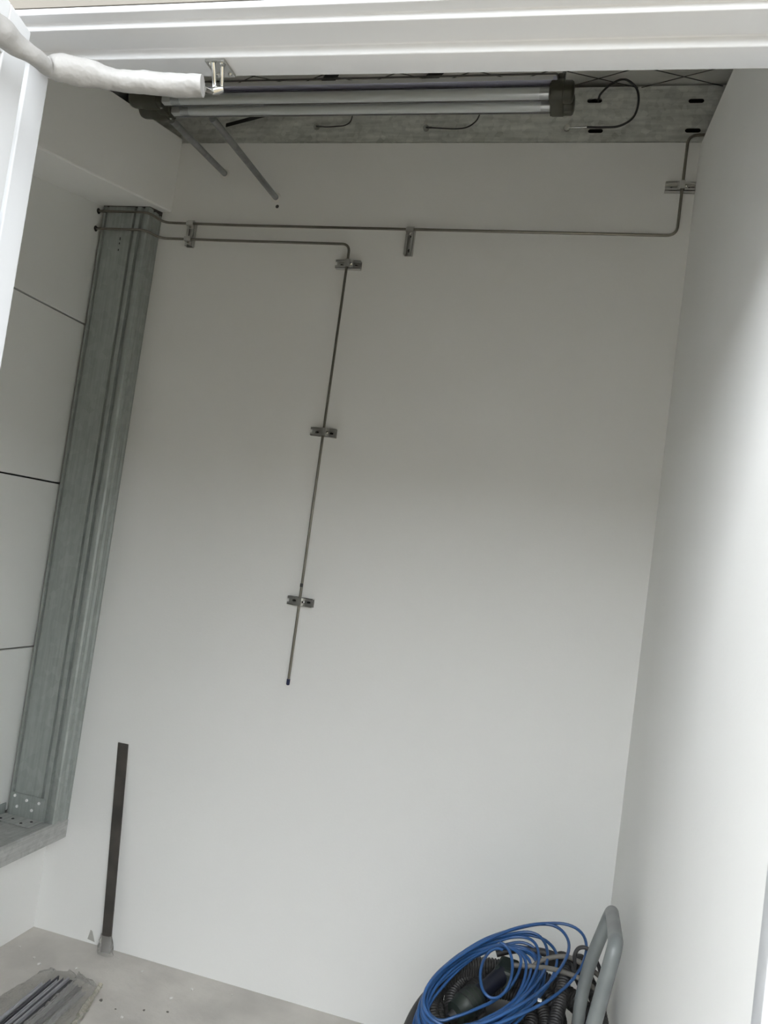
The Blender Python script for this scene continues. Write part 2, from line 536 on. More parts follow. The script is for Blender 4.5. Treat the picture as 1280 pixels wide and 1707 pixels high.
ctrl = [(-0.4728, 0.7601, 1.9900, .0118), (-0.4840, 0.7572, 1.9890, .0121), (-0.4969, 0.7537, 1.9875, .0121), (-0.5192, 0.7447, 1.9840, .0119), (-0.5560, 0.7306, 1.9800, .0116),
        (-0.5815, 0.7138, 1.9760, .0133), (-0.5979, 0.6982, 1.9720, .0142), (-0.6055, 0.6895, 1.9690, .0132), (-0.6100, 0.6828, 1.9662, .0092), (-0.6088, 0.6740, 1.9640, .0088),
        (-0.6085, 0.6665, 1.9630, .0092), (-0.6098, 0.6567, 1.9620, .0094), (-0.6146, 0.6405, 1.9620, .0112), (-0.6172, 0.6224, 1.9620, .0135), (-0.6200, 0.6032, 1.9620, .0140),
        (-0.6100, 0.560, 1.966, .0135), (-0.585, 0.48, 1.978, .0135), (-0.545, 0.36, 1.990, .0135)]
P = spline([c[:3] for c in ctrl], 8)
Rr = [v.x for v in spline([(c[3], 0, 0) for c in ctrl], 8)]
sl = MB().tube(P, Rr, 22)
sl2 = []
for i, p in enumerate(sl.v):
    c = P[min(i // 22, len(P) - 1)]
    d = Vector(p) - c
    k = 1 + 0.14 * noise.noise(Vector(p) * 45) + 0.07 * noise.noise(Vector((p[0] * 130, p[1] * 60, p[2] * 60)))
    sl2.append(tuple(c + d * k))
sl.v = sl2
sl.build('sleeve', 'sleeve', ca, smooth=70)
bx = MB()
lbox(bx, 0.24, 0.46, -0.042, -0.001, 1.955, 2.012)
bx.build('closer_body', 'alu', ca, bevel=0.006)
MB().cyl((-0.545, 0.36, 1.975), (-0.545, 0.36, 2.013), 0.009).build('spindle', 'alu', ca, smooth=40)

# ------------------------------------------------------------------ galvanised purlin on the back wall top
pu = thing('purlin', (-0.85, 2.68, 2.966), 'galvanised steel purlin with slotted bolt holes above the back wall', 'beam')
YW = 2.660
Z0, Z1 = 2.967, 3.168
slots = [(-0.176, 3.1235), (0.148, 3.1185), (-0.161, 3.018), (0.148, 3.018)]
hw, hh = 0.0245, 0.0078


def slotted_sheet(y0, x0, x1, z0, z1, slots):
    """sheet in the XZ plane with stadium holes; every hole sits in its own cell of a grid"""
    mb = MB()
    xs = sorted({x0, x1} | {round(s[0] - 0.04, 4) for s in slots} | {round(s[0] + 0.04, 4) for s in slots})
    mid = (z0 + z1) / 2 + 0.003
    for i in range(len(xs) - 1):
        a, b = xs[i], xs[i + 1]
        for c, d in ((z0, mid), (mid, z1)):
            hole = [s for s in slots if a < s[0] < b and c < s[1] < d and s[0] - hw > a and s[0] + hw < b]
            if not hole:
                mb.add([(a, y0, c), (b, y0, c), (b, y0, d), (a, y0, d)], [(0, 1, 2, 3)])
                continue
            sx, sz = hole[0]
            mb.add([(a, y0, c), (b, y0, c), (b, y0, sz - hh), (a, y0, sz - hh)], [(0, 1, 2, 3)])
            mb.add([(a, y0, sz + hh), (b, y0, sz + hh), (b, y0, d), (a, y0, d)], [(0, 1, 2, 3)])
            ring = []
            for sg, xe in ((1, b), (-1, a)):
                half = []
                for k in range(9):
                    t = -math.pi / 2 + math.pi * k / 8
                    half.append((sx + sg * (hw - hh + hh * math.cos(t)), sz + hh * math.sin(t)))
                mb.add([(p[0], y0, p[1]) for p in half] + [(xe, y0, sz + hh), (xe, y0, sz - hh)], [tuple(range(11))])
                ring += half if sg > 0 else half[::-1]
            n = len(ring)
            mb.add([(p[0], y0, p[1]) for p in ring] + [(p[0], y0 + 0.003, p[1]) for p in ring],
                   [(k, (k + 1) % n, n + (k + 1) % n, n + k) for k in range(n)])
    return mb


XA, XB = -1.95, 1.2
slotted_sheet(YW, XA, XB, Z0, Z1, slots).build('web', 'galvx', pu)
MB().box(XA, XB, YW, YW + 0.06, Z1, Z1 + 0.003).build('flange', 'galvx', pu)
MB().box(XA, XB, YW - 0.0015, YW + 0.06, Z0 - 0.002, Z0 + 0.001).build('flange', 'galvx', pu)
for z in (3.158, 3.092, 2.979):
    MB().box(XA, XB, YW - 0.0016, YW - 0.0004, z - 0.0015, z + 0.0015).build('rib', 'galvx', pu)
MB().box(XA, XB, YW + 0.07, YW + 0.075, Z0, Z1).build('back_web', 'dark', pu)

# earthing leads on the purlin
def lead(pts, r, label, lug=None):
    t = thing('earthing_lead', pts[0], label, 'cable')
    MB().tube(spline(pts, 10), r, 8).build('cable', 'cable', t, smooth=60)
    if lug:
        x, z, x2, z2 = lug
        MB().tube([(x, YW - 0.008, z), (x2, YW - 0.010, z2)], 0.0036, 8).build('lug', 'chrome', t, smooth=50)
        MB().tube([(x - 0.004, YW - 0.0005, z), (x - 0.004, YW - 0.010, z), (x - 0.004, YW - 0.011, z)], [0.011, 0.011, 0.004], 8).build('bolt', 'chrome', t)
    return t


yl = YW - 0.012
lead([(-0.190, yl, 3.024), (-0.135, yl - 0.002, 3.022), (-0.085, yl - 0.006, 3.024), (-0.045, yl - 0.012, 3.048), (-0.033, yl - 0.018, 3.095), (-0.045, yl - 0.02, 3.145), (-0.085, yl - 0.02, 3.176), (-0.125, yl - 0.016, 3.165), (-0.155, yl - 0.01, 3.138), (-0.163, yl + 0.003, 3.127), (-0.165, YW + 0.02, 3.122)],
     0.0036, 'dark cable looped between two slots beside the right lamp end', (-0.252, 3.025, -0.185, 3.025))
lead([(-0.745, yl, 3.027), (-0.70, yl, 3.024), (-0.64, yl, 3.021), (-0.60, yl, 3.026), (-0.572, yl, 3.045), (-0.560, yl, 3.07), (-0.556, yl, 3.11), (-0.57, YW - 0.003, 3.16)],
     0.0024, 'thin dark lead bolted to the purlin below the middle of the lamp', (-0.742, 3.028, -0.725, 3.027))
lead([(-1.160, yl, 3.035), (-1.12, yl, 3.031), (-1.08, yl, 3.033), (-1.05, yl, 3.036), (-1.03, yl, 3.05), (-1.025, yl, 3.08), (-1.03, YW - 0.003, 3.15)],
     0.0022, 'thin dark lead bolted to the purlin below the left half of the lamp', (-1.156, 3.035, -1.14, 3.034))
st = MB().hexa([(-1.52, 2.640, 3.030), (-1.52, 2.644, 3.030), (-1.30, 2.644, 3.085), (-1.30, 2.640, 3.085)],
               [(-1.52, 2.640, 3.043), (-1.52, 2.644, 3.043), (-1.30, 2.644, 3.099), (-1.30, 2.640, 3.099)]).build('shadow_strip', 'black')
recentre(st, (-1.41, 2.642, 3.03))  # diagonal shadow on the web, put in as a thin black strip
tag(st, 'black strap slanting across the purlin under the lamp\'s left end', 'shadow_strip')
for x0, lab in ((-0.80, 'dark brace strip under the roof foil above the lamp\'s middle'), (-1.17, 'dark brace strip under the roof foil above the lamp\'s left half')):
    y0, y1 = 2.45, 2.62  # slanting dark strips just below the foil
    b = MB().hexa([(x0, y1, ZROOF(y1) - 0.030), (x0 + 0.05, y1, ZROOF(y1) - 0.030), (x0 + 0.16, y0, ZROOF(y0) - 0.030), (x0 + 0.11, y0, ZROOF(y0) - 0.030)],
                  [(x0, y1, ZROOF(y1) - 0.024), (x0 + 0.05, y1, ZROOF(y1) - 0.024), (x0 + 0.16, y0, ZROOF(y0) - 0.024), (x0 + 0.11, y0, ZROOF(y0) - 0.024)]).build('dark_strip', 'black')
    recentre(b, (x0, y1, ZROOF(y1) - 0.03))
    tag(b, lab, 'brace')

# ------------------------------------------------------------------ corner post and sill
po = thing('corner_post', (-1.826, 2.60, 0.405), 'galvanised steel post standing in the left back corner', 'post')
xa, xb, yf = -1.926, -1.728, 2.555
prof = [(xa, 2.638), (xa, yf + 0.004), (xa + 0.003, yf), (xa + 0.012, yf), (xa + 0.015, yf + 0.008), (xa + 0.020, yf + 0.008), (xa + 0.023, yf + 0.001),
        (xb - 0.066, yf + 0.001), (xb - 0.063, yf + 0.010), (xb - 0.055, yf + 0.010), (xb - 0.051, yf - 0.002), (xb - 0.036, yf - 0.002), (xb - 0.033, yf + 0.010), (xb - 0.024, yf + 0.010), (xb - 0.020, yf - 0.001),
        (xb - 0.005, yf - 0.001), (xb, yf + 0.004), (xb, yf + 0.024), (xb - 0.008, yf + 0.028), (xb - 0.008, yf + 0.038), (xb, yf + 0.042), (xb, yf + 0.062), (xb - 0.006, yf + 0.065), (xb - 0.006, yf + 0.072), (xb, yf + 0.075), (xb, 2.638)]
MB().prism(prof, lambda p, q, a: (p, q, a), 0.405, 2.672).build('shaft', 'galv', po)
MB().hexa([(xa, yf - 0.002, 2.672), (xb, yf - 0.002, 2.672), (xb, 2.638, 2.672), (xa, 2.638, 2.672)],
          [(xa, yf - 0.002, 2.674), (xb, yf - 0.002, 2.674), (xb, 2.638, 2.691), (xa, 2.638, 2.691)]).build('top_packing', 'foam', po)
br = MB().box(xa + 0.012, xb - 0.045, yf - 0.0035, yf - 0.0005, 0.407, 0.487).build('base_plate', 'galv', po, bevel=0.0008)
MB().box(xa - 0.004, xb - 0.045, yf - 0.075, yf - 0.0005, 0.4045, 0.4075).build('base_foot', 'galvs', po, bevel=0.0006)
for x, z in ((-1.899, 0.476), (-1.848, 0.468), (-1.796, 0.468), (-1.884, 0.440), (-1.822, 0.438)):
    MB().tube([(x, yf - 0.0033, z), (x, yf - 0.0065, z), (x, yf - 0.0078, z)], [0.0055, 0.0050, 0.002], 10).build('screw', 'lampwhite', br, smooth=40)
for x, y in ((-1.87, 2.52), (-1.82, 2.50), (-1.905, 2.50), (-1.80, 2.53)):
    MB().tube([(x, y, 0.4073), (x, y, 0.4095)], [0.006, 0.0035], 8).build('screw', 'cable', po, smooth=40)
for z, l in ((2.548, 0.011), (2.530, 0.007), (2.505, 0.007)):
    MB().box(-1.836, -1.8325, yf - 0.0012, yf - 0.0002, z - l / 2, z + l / 2).build('scratch', 'stripb', po)

si = thing('sill_channel', (-1.83, 1.72, 0.34), 'galvanised steel sill channel capping the low left parapet', 'sill')
MB().box(XP + 0.003, XS - 0.006, YF + 0.03, D - 0.002, 0.3995, 0.404).build('top_sheet', 'galvs', si)
MB().box(XS - 0.004, XS, YF + 0.03, D - 0.002, 0.340, 0.398).build('fascia', 'galvs', si, bevel=0.001)
MB().prism([(XS - 0.018, 0.404), (XS - 0.014, 0.4075), (XS - 0.006, 0.4075), (XS, 0.401), (XS, 0.3975), (XS - 0.012, 0.3985)], lambda p, q, a: (p, a, q), YF + 0.03, D - 0.002).build('lip', 'galvs', si)
MB().box(XP + 0.0005, XP + 0.004, YF + 0.03, yf - 0.002, 0.404, 0.443).build('back_lip', 'galv', si)
MB().box(XK - 0.002, XS - 0.004, YF + 0.03, D - 0.002, 0.340, 0.343).build('bottom_sheet', 'galvs', si)

# ------------------------------------------------------------------ steel tubes on the wall
YT, RT = 2.612, 0.0046
tu = thing('steel_tube', (-0.8, YT, 2.63), 'longer steel tube running across the wall to the right corner', 'tube')
path = [(XP - 0.006, 2.540, 2.646), (-1.722, 2.540, 2.646), (-1.700, YT, 2.640), (-1.385, YT, 2.637), (0.134, YT, 2.643), (0.134, YT, 2.974), (0.30, YT, 2.980)]
MB().tube(arc(path, [0.03, 0.03, 0.05, 0.032, 0.03], 8), RT, 10).build('pipe', 'inox', tu, smooth=60)
MB().tube([(XP + 0.0005, 2.540, 2.646), (XP + 0.004, 2.540, 2.646)], [0.011, 0.008], 12).build('grommet', 'black', tu, smooth=50)
tl = thing('steel_tube', (-0.95, YT, 1.03), 'shorter steel tube dropping down the middle of the back wall', 'tube')
path = [(XP - 0.006, 2.540, 2.578), (-1.726, 2.540, 2.579), (-1.704, YT, 2.579), (-1.375, YT, 2.578), (-0.952, YT, 2.580), (-0.951, YT, 1.905), (-0.9495, YT, 1.045)]
MB().tube(arc(path, [0.03, 0.03, 0.05, 0.030, 0.05], 8), RT, 10).build('pipe', 'inox', tl, smooth=60)
MB().tube([(-0.9495, YT, 1.050), (-0.9495, YT, 1.032), (-0.9495, YT, 1.029)], [0.0060, 0.0060, 0.0035], 10).build('end_cap', 'navy', tl, smooth=50)
MB().cyl((-0.9508, YT, 1.366), (-0.9508, YT, 1.378), 0.0054, 10).build('joint', 'cable', tl, smooth=50)
MB().tube([(XP + 0.0005, 2.540, 2.578), (XP + 0.004, 2.540, 2.578)], [0.011, 0.008], 12).build('grommet', 'black', tl, smooth=50)


def rail_clip(cx, cz, vertical, tubes, label, rot=0.0):
    """short slotted rail screwed to the wall with a saddle for each tube; tubes = offsets along the rail"""
    t = thing('rail_clip', (cx, D, cz), label, 'clamp', 'short slotted rails clamping the steel tubes')
    L, W, d0 = 0.046, 0.0145, 0.021          # half length, half width, depth

    def q(a, b, y):
        if vertical:
            a, b = b, -a
        ca_, sa_ = math.cos(rot), math.sin(rot)
        return (cx + a * ca_ - b * sa_, D - y, cz + a * sa_ + b * ca_)

    def qb(mb, a0, a1, b0, b1, y0, y1):
        return mb.hexa([q(a0, b0, y0), q(a1, b0, y0), q(a1, b1, y0), q(a0, b1, y0)], [q(a0, b0, y1), q(a1, b0, y1), q(a1, b1, y1), q(a0, b1, y1)])
    rl = MB()
    qb(rl, -L, L, -W, W, 0.0005, 0.003)
    qb(rl, -L, L, -W, -W + 0.0022, 0.0008, d0)
    qb(rl, -L, L, W - 0.0022, W, 0.0008, d0)
    qb(rl, -L, L, -W, -W + 0.0085, d0 - 0.002, d0)
    qb(rl, -L, L, W - 0.0085, W, d0 - 0.002, d0)
    rl.build('rail', 'zinc', t)
    for a in (-0.027, 0.027):
        qb(MB(), a - 0.006, a + 0.006, -0.0028, 0.0028, 0.003, 0.0036).build('slot', 'black', t)
        MB().tube([q(a, 0, 0.0036), q(a, 0, 0.008)], [0.0042, 0.0036], 8).build('screw', 'cable', t, smooth=40)
    for off in tubes:
        mb = MB()
        qb(mb, off + 0.0055, off + 0.0175, -W + 0.001, W - 0.001, d0, d0 + 0.0022)
        qb(mb, off - 0.0145, off - 0.0055, -W + 0.001, W - 0.001, d0, d0 + 0.0022)
        qb(mb, off - 0.0075, off - 0.0055, -W + 0.001, W - 0.001, d0, d0 + 0.0125)
        qb(mb, off + 0.0055, off + 0.0075, -W + 0.001, W - 0.001, d0, d0 + 0.0125)
        qb(mb, off - 0.0075, off + 0.0075, -W + 0.001, W - 0.001, d0 + 0.0120, d0 + 0.014)
        mb.build('saddle', 'zinc', t)
        MB().tube([q(off + 0.0115, 0, d0 + 0.002), q(off + 0.0115, 0, d0 + 0.0065), q(off + 0.0115, 0, d0 + 0.0075)], [0.0048, 0.0046, 0.0025], 6).build('bolt', 'chrome', t)
    return t


rail_clip(-0.952, 2.511, False, [0.002], 'topmost rail clip on the shorter tube, just below its bend')
rail_clip(-0.956, 1.908, False, [0.006], 'middle rail clip of the three on the shorter tube\'s drop')
rail_clip(-0.952, 1.315, False, [0.002], 'lowest rail clip, just above the tube\'s blue capped end')
rail_clip(0.128, 2.809, False, [0.006], 'rail clip touching the right corner below the purlin')
rail_clip(-0.741, 2.600, True, [-0.037], 'upright rail clip hanging below the long horizontal tube')
rail_clip(-1.588, 2.603, True, [-0.036, 0.024], 'upright rail clip holding both tubes beside the corner post')

# ------------------------------------------------------------------ pipes from the wall to the lamp
def pipe(a, b, label):
    t = thing('support_pipe', b, label, 'pipe', 'grey pipes between lamp and back wall')
    MB().cyl(a, b, 0.0105, 14).build('pipe', 'pipe', t, smooth=50)
    b = Vector(b)
    MB().tube([b + Vector((0, -0.003, 0)), b + Vector((0, -0.0005, 0))], [0.016, 0.020], 14).build('sealant_ring', 'plug', t, smooth=50)
    return t


pipe((-1.352, 2.035, 2.703), (-1.493, D, 2.846), 'left grey pipe from the lamp\'s end cap to the back wall')
pipe((-1.212, 2.025, 2.700), (-1.272, D, 2.757), 'right grey pipe from behind the lamp to the back wall')
hole = MB().tube([(-1.262, D - 0.0005, 2.724), (-1.262, D - 0.003, 2.724)], [0.007, 0.0045], 9).build('wall_plug', 'cable')
recentre(hole, (-1.262, D, 2.724))
tag(hole, 'small dark wall plug below the right support pipe', 'plug')

# ------------------------------------------------------------------ twin tube lamp
la = thing('tube_lamp', (-0.78, 1.96, 2.66), 'twin tube lamp with olive end caps hung under the roof', 'lamp')
XL, XRt = -1.318, -0.232
YN, YFa, ZT = 1.930, 1.984, 2.700
ho = MB()
ho.prism([(1.905, 2.7295), (1.905, 2.7185), (1.909, 2.7185), (1.909, 2.7215), (2.008, 2.7215), (2.008, 2.7185), (2.012, 2.7185), (2.012, 2.7295)], lambda p, q, a: (a, p, q), XL - 0.02, XRt + 0.01)
ho.build('housing', 'housing', la, bevel=0.0008)
MB().prism([(1.9035, 2.7285), (1.9035, 2.7190), (1.9048, 2.7190), (1.9048, 2.7285)], lambda p, q, a: (a, p, q), XL, XRt).build('edge_strip', 'frame', la)
for y in (YN, YFa):
    ls = MB().cyl((XL - 0.01, y, ZT), (XRt + 0.01, y, ZT), 0.0185, 24)
    ls.f = [f for f in ls.f if len(f) == 4]
    sl_ = ls.build('clear_sleeve', 'clear', la, smooth=60)
    tb = MB().cyl((XL + 0.055, y, ZT), (XRt - 0.03, y, ZT), 0.0140, 20).build('lamp_tube', 'lampwhite', la, smooth=60)
    MB().cyl((XL + 0.028, y, ZT), (XL + 0.0555, y, ZT), 0.0143, 20).build('tube_end', 'alu', tb, smooth=50)
    MB().cyl((XRt - 0.0305, y, ZT), (XRt - 0.008, y, ZT), 0.0143, 20).build('tube_end', 'alu', tb, smooth=50)
    MB().box(XL - 0.004, XL + 0.028, y - 0.010, y + 0.010, ZT - 0.012, ZT + 0.012).build('lamp_holder', 'plug', tb, bevel=0.002)


def capsule_prism(y0, y1, z, r, x0, x1, n=10):
    pr = []
    for k in range(n + 1):
        t = -math.pi / 2 + math.pi * k / n
        pr.append((y1 + r * math.cos(t), z + r * math.sin(t)))
    for k in range(n + 1):
        t = math.pi / 2 + math.pi * k / n
        pr.append((y0 + r * math.cos(t), z + r * math.sin(t)))
    return MB().prism(pr, lambda p, q, a: (a, p, q), x0, x1)


# right cap: body, collar and two outer lobes
rc = capsule_prism(YN, YFa, ZT + 0.004, 0.029, XRt - 0.004, XRt + 0.028).build('end_cap', 'olive', la, bevel=0.003, smooth=40)
for y in (YN, YFa):
    MB().tube([(XRt + 0.026, y, ZT + 0.003), (XRt + 0.046, y, ZT + 0.003), (XRt + 0.050, y, ZT + 0.003), (XRt + 0.052, y, ZT + 0.003)], [0.0265, 0.0262, 0.023, 0.016], 18).build('lobe', 'olive', rc, smooth=40)
    MB().tube([(XRt - 0.006, y, ZT), (XRt + 0.002, y, ZT)], 0.0245, 12).build('ring', 'olive', rc)
MB().box(XRt + 0.010, XRt + 0.026, YN - 0.010, YFa + 0.01, ZT + 0.030, ZT + 0.046).build('cap_lug', 'olive', rc, bevel=0.002)
# left cap: two round lobes, one for each tube, with knuckled rims
lc = capsule_prism(YN, YFa, ZT + 0.004, 0.026, XL - 0.030, XL - 0.002).build('end_cap', 'olive', la, bevel=0.003, smooth=40)
for y in (YN, YFa):
    MB().tube([(XL - 0.012, y, ZT + 0.002), (XL - 0.045, y, ZT + 0.002), (XL - 0.058, y, ZT + 0.002), (XL - 0.064, y, ZT + 0.003), (XL - 0.090, y, ZT + 0.004), (XL - 0.100, y, ZT + 0.004), (XL - 0.104, y, ZT + 0.004)],
              [0.0275, 0.0280, 0.0275, 0.0255, 0.0250, 0.021, 0.014], 18).build('lobe', 'olive', lc, smooth=40)
    MB().tube([(XL - 0.008, y, ZT), (XL + 0.001, y, ZT)], 0.0240, 12).build('ring', 'olive', lc)
    MB().tube([(XL - 0.002, y - 0.004, ZT - 0.026), (XL + 0.004, y - 0.004, ZT - 0.026)], 0.0032, 8).build('screw', 'chrome', lc)
# guard rod along the front and the hangers
MB().tube(arc([(XL - 0.02, 1.902, 2.7325), (XRt + 0.010, 1.902, 2.7325), (XRt + 0.012, 1.908, 2.720)], 0.006, 5), 0.0024, 8).build('guard_rod', 'wire', la, smooth=50)
for x in (XRt + 0.022, XL - 0.03):
    MB().cyl((x, 1.945, 2.735), (x - 0.004, 1.945, ZROOF(1.945) + 0.004), 0.0045, 10).build('hanger_rod', 'pipe', la, smooth=50)

# ------------------------------------------------------------------ flat bar leaning on the back wall
fb = thing('flat_bar', (-1.475, 2.60, 0), 'dark steel flat bar leaning upright against the back wall', 'metal bar')
b0, b1 = Vector((-1.492, 2.598, 0.004)), Vector((-1.571, 2.6345, 0.712))
wv = Vector((0.0375, 0.002, 0.006))
tv = Vector((0, 0.0045, 0.0003))
MB().hexa([b0, b0 + wv * 0.95 + Vector((0, 0, -0.004)), b0 + wv * 0.95 + tv + Vector((0, 0, -0.004)), b0 + tv], [b1, b1 + wv + Vector((0.003, 0, -0.006)), b1 + wv + tv + Vector((0.003, 0, -0.006)), b1 + tv]).build('bar', 'bar', fb, bevel=0.0006)
wrp = MB()
random.seed(8)
ring = []
NR, NS = 9, 20
for j in range(NR):
    zz = 0.002 + 0.062 * j / (NR - 1)
    fl_ = 1.45 - 0.5 * j / (NR - 1)
    for k in range(NS):
        a = 2 * math.pi * k / NS
        q = 1 + 0.28 * noise.noise(Vector((math.cos(a) * 3, math.sin(a) * 3, zz * 60)))
        x = -1.4745 - 0.11 * zz + 0.0225 * fl_ * q * math.cos(a)
        y = 2.600 + 0.05 * zz + 0.0115 * fl_ * q * math.sin(a)
        ring.append((x, y, zz))
fs = [(j * NS + k, j * NS + (k + 1) % NS, (j + 1) * NS + (k + 1) % NS, (j + 1) * NS + k) for j in range(NR - 1) for k in range(NS)]
wrp.add(ring, fs).build('film_wrap', 'film', fb, smooth=50)
sm = MB().add([(-1.575, D - 0.0008, 0.012), (-1.545, D - 0.0008, 0.008), (-1.560, D - 0.0008, 0.042), (-1.568, D - 0.0008, 0.046),
               (-1.575, D, 0.012), (-1.545, D, 0.008), (-1.560, D, 0.042), (-1.568, D, 0.046)], [(0, 1, 2, 3), (7, 6, 5, 4), (0, 4, 5, 1), (1, 5, 6, 2), (2, 6, 7, 3), (3, 7, 4, 0)]).build('smear', 'stain')
recentre(sm, (-1.56, D, 0.01))
tag(sm, 'small grey smear on the back wall beside the flat bar\'s foot', 'stain')

# ------------------------------------------------------------------ strips in clear film on the floor
ax = Vector((-0.075, 1.0, 0)).normalized()          # strips run this way
pe = Vector((ax.y, -ax.x, 0))
o0 = Vector((-1.490, 2.390, 0))
rows = [(-0.046, 0.040, 0.012, 0.006, 'stripa', 'leftmost pale metal strip lying on the film'),
        (-0.031, 0.016, 0.013, 0.008, 'stripc', 'grey metal strip second from the left on the film'),
        (-0.0205, -0.004, 0.004, 0.012, 'stripb', 'narrow black strip standing on edge among the left strips'),
        (-0.011, 0.012, 0.012, 0.009, 'stripa', 'pale metal strip right of the narrow black strip'),
        (0.003, -0.002, 0.012, 0.011, 'stripc', 'grey metal strip left of the wide black strip'),
        (0.0135, -0.006, 0.006, 0.014, 'stripa', 'thin pale metal strip standing on edge beside the wide black strip'),
        (0.025, -0.010, 0.014, 0.005, 'stripb', 'wide black strip lying flat in the bundle'),
        (0.044, 0.004, 0.016, 0.008, 'stripa', 'pale metal strip under the film right of the wide black strip'),
        (0.066, 0.012, 0.016, 0.008, 'stripc', 'grey metal strip under the middle of the film'),
        (0.090, 0.030, 0.018, 0.007, 'stripa', 'rightmost pale metal strip under the film')]
for i, (off, s, wd, ht, mt, lab) in enumerate(rows):
    a = o0 + pe * off - ax * s
    b = a - ax * 0.62 + pe * (0.006 * math.sin(i * 2.1))
    hv = pe * wd / 2
    z0, z1 = Vector((0, 0, 0.0015)), Vector((0, 0, 0.0015 + ht))
    o = MB().hexa([a - hv + z0, a + hv + z0, b + hv + z0, b - hv + z0], [a - hv + z1, a + hv + z1, b + hv + z1, b - hv + z1])
    # an open channel groove along the top of the pale strips
    if mt in ('stripa', 'stripc'):
        o = MB()
        for c0, c1, h1 in ((-wd / 2, -wd / 2 + 0.002, ht), (wd / 2 - 0.002, wd / 2, ht), (-wd / 2, wd / 2, 0.002)):
            p0, p1 = pe * c0, pe * c1
            zz = Vector((0, 0, 0.0015 + h1))
            o.hexa([a + p0 + z0, a + p1 + z0, b + p1 + z0, b + p0 + z0], [a + p0 + zz, a + p1 + zz, b + p1 + zz, b + p0 + zz])
    ob = o.build('metal_strip', mt)
    recentre(ob, (a + b) / 2)
    tag(ob, lab, 'metal strip', 'strips wrapped in film on the floor')
# the film: a crumpled sheet over the strips, gathered into a twisted tail at the right
outline_r = [(-1.505, 2.452), (-1.452, 2.425), (-1.405, 2.414), (-1.362, 2.405), (-1.345, 2.345), (-1.325, 2.285), (-1.306, 2.20), (-1.30, 2.05), (-1.33, 1.90)]
outline_l = [(-1.560, 2.432), (-1.585, 2.395), (-1.592, 2.345), (-1.597, 2.30), (-1.60, 2.26), (-1.602, 2.21), (-1.605, 2.14), (-1.62, 2.02), (-1.65, 1.88)]
fvs, ffs = [], []
NU = 46
L1 = spline([(p[0], p[1], 0) for p in outline_l], 6)
R1 = spline([(p[0], p[1], 0) for p in outline_r], 6)
for j in range(len(L1)):
    for i in range(NU + 1):
        u = i / NU
        p = L1[j].lerp(R1[j], u)
        d = (p - o0).dot(pe)
        e = min(u, 1 - u, j / 8.0 * 0.3)
        hgt = 0.014 if 0.034 < d < 0.105 else 0.009
        on = 0.0 if -0.056 < d < 0.034 else 1.0        # the strips lie on top of the film here
        sm_ = min(1.0, e / 0.10)
        z = 0.001 + on * hgt * sm_ + on * sm_ * (0.011 * abs(noise.noise(Vector((p.x * 38, p.y * 22, 1.0)))) + 0.007 * abs(noise.noise(Vector((p.x * 90, p.y * 70, 4.0)))))
        if u > 0.86:
            z += 0.012 * math.sin((u - 0.86) / 0.14 * math.pi) * (0.7 + 0.6 * noise.noise(Vector((p.x * 60, p.y * 60, 9))))
        z = max(z, 0.0008)
        fvs.append((p.x + 0.004 * noise.noise(Vector((p.x * 50, p.y * 50, 7))), p.y + 0.004 * noise.noise(Vector((p.x * 50, p.y * 50, 12))), z))
for j in range(len(L1) - 1):
    for i in range(NU):
        a = j * (NU + 1) + i
        ffs.append((a, a + 1, a + NU + 2, a + NU + 1))
fo = thing('plastic_film', (-1.46, 2.2, 0), 'crumpled clear plastic film wrapped over the strips on the floor', 'plastic film')
MB().add(fvs, ffs).build('sheet', 'film', fo, smooth=25)
tp = spline([(-1.366, 2.412, 0.014), (-1.362, 2.392, 0.012), (-1.355, 2.368, 0.012), (-1.347, 2.340, 0.014), (-1.338, 2.305, 0.016), (-1.330, 2.270, 0.016), (-1.322, 2.235, 0.014), (-1.314, 2.195, 0.013), (-1.308, 2.15, 0.013), (-1.305, 2.09, 0.012)], 7)
tr_ = [0.0055 + 0.0050 * abs(noise.noise(Vector((i * 0.33, 0, 0)))) + (0.004 if 22 < i < 42 else 0) for i in range(len(tp))]
tw = MB().tube(tp, tr_, 10)
tw.v = [(p[0] + 0.003 * noise.noise(Vector(p) * 140), p[1] + 0.003 * noise.noise(Vector(p) * 140 + Vector((5, 0, 0))), max(0.001, p[2] + 0.003 * noise.noise(Vector(p) * 120 + Vector((0, 9, 0))))) for p in tw.v]
tw.build('twisted_edge', 'film_edge', fo, smooth=25)

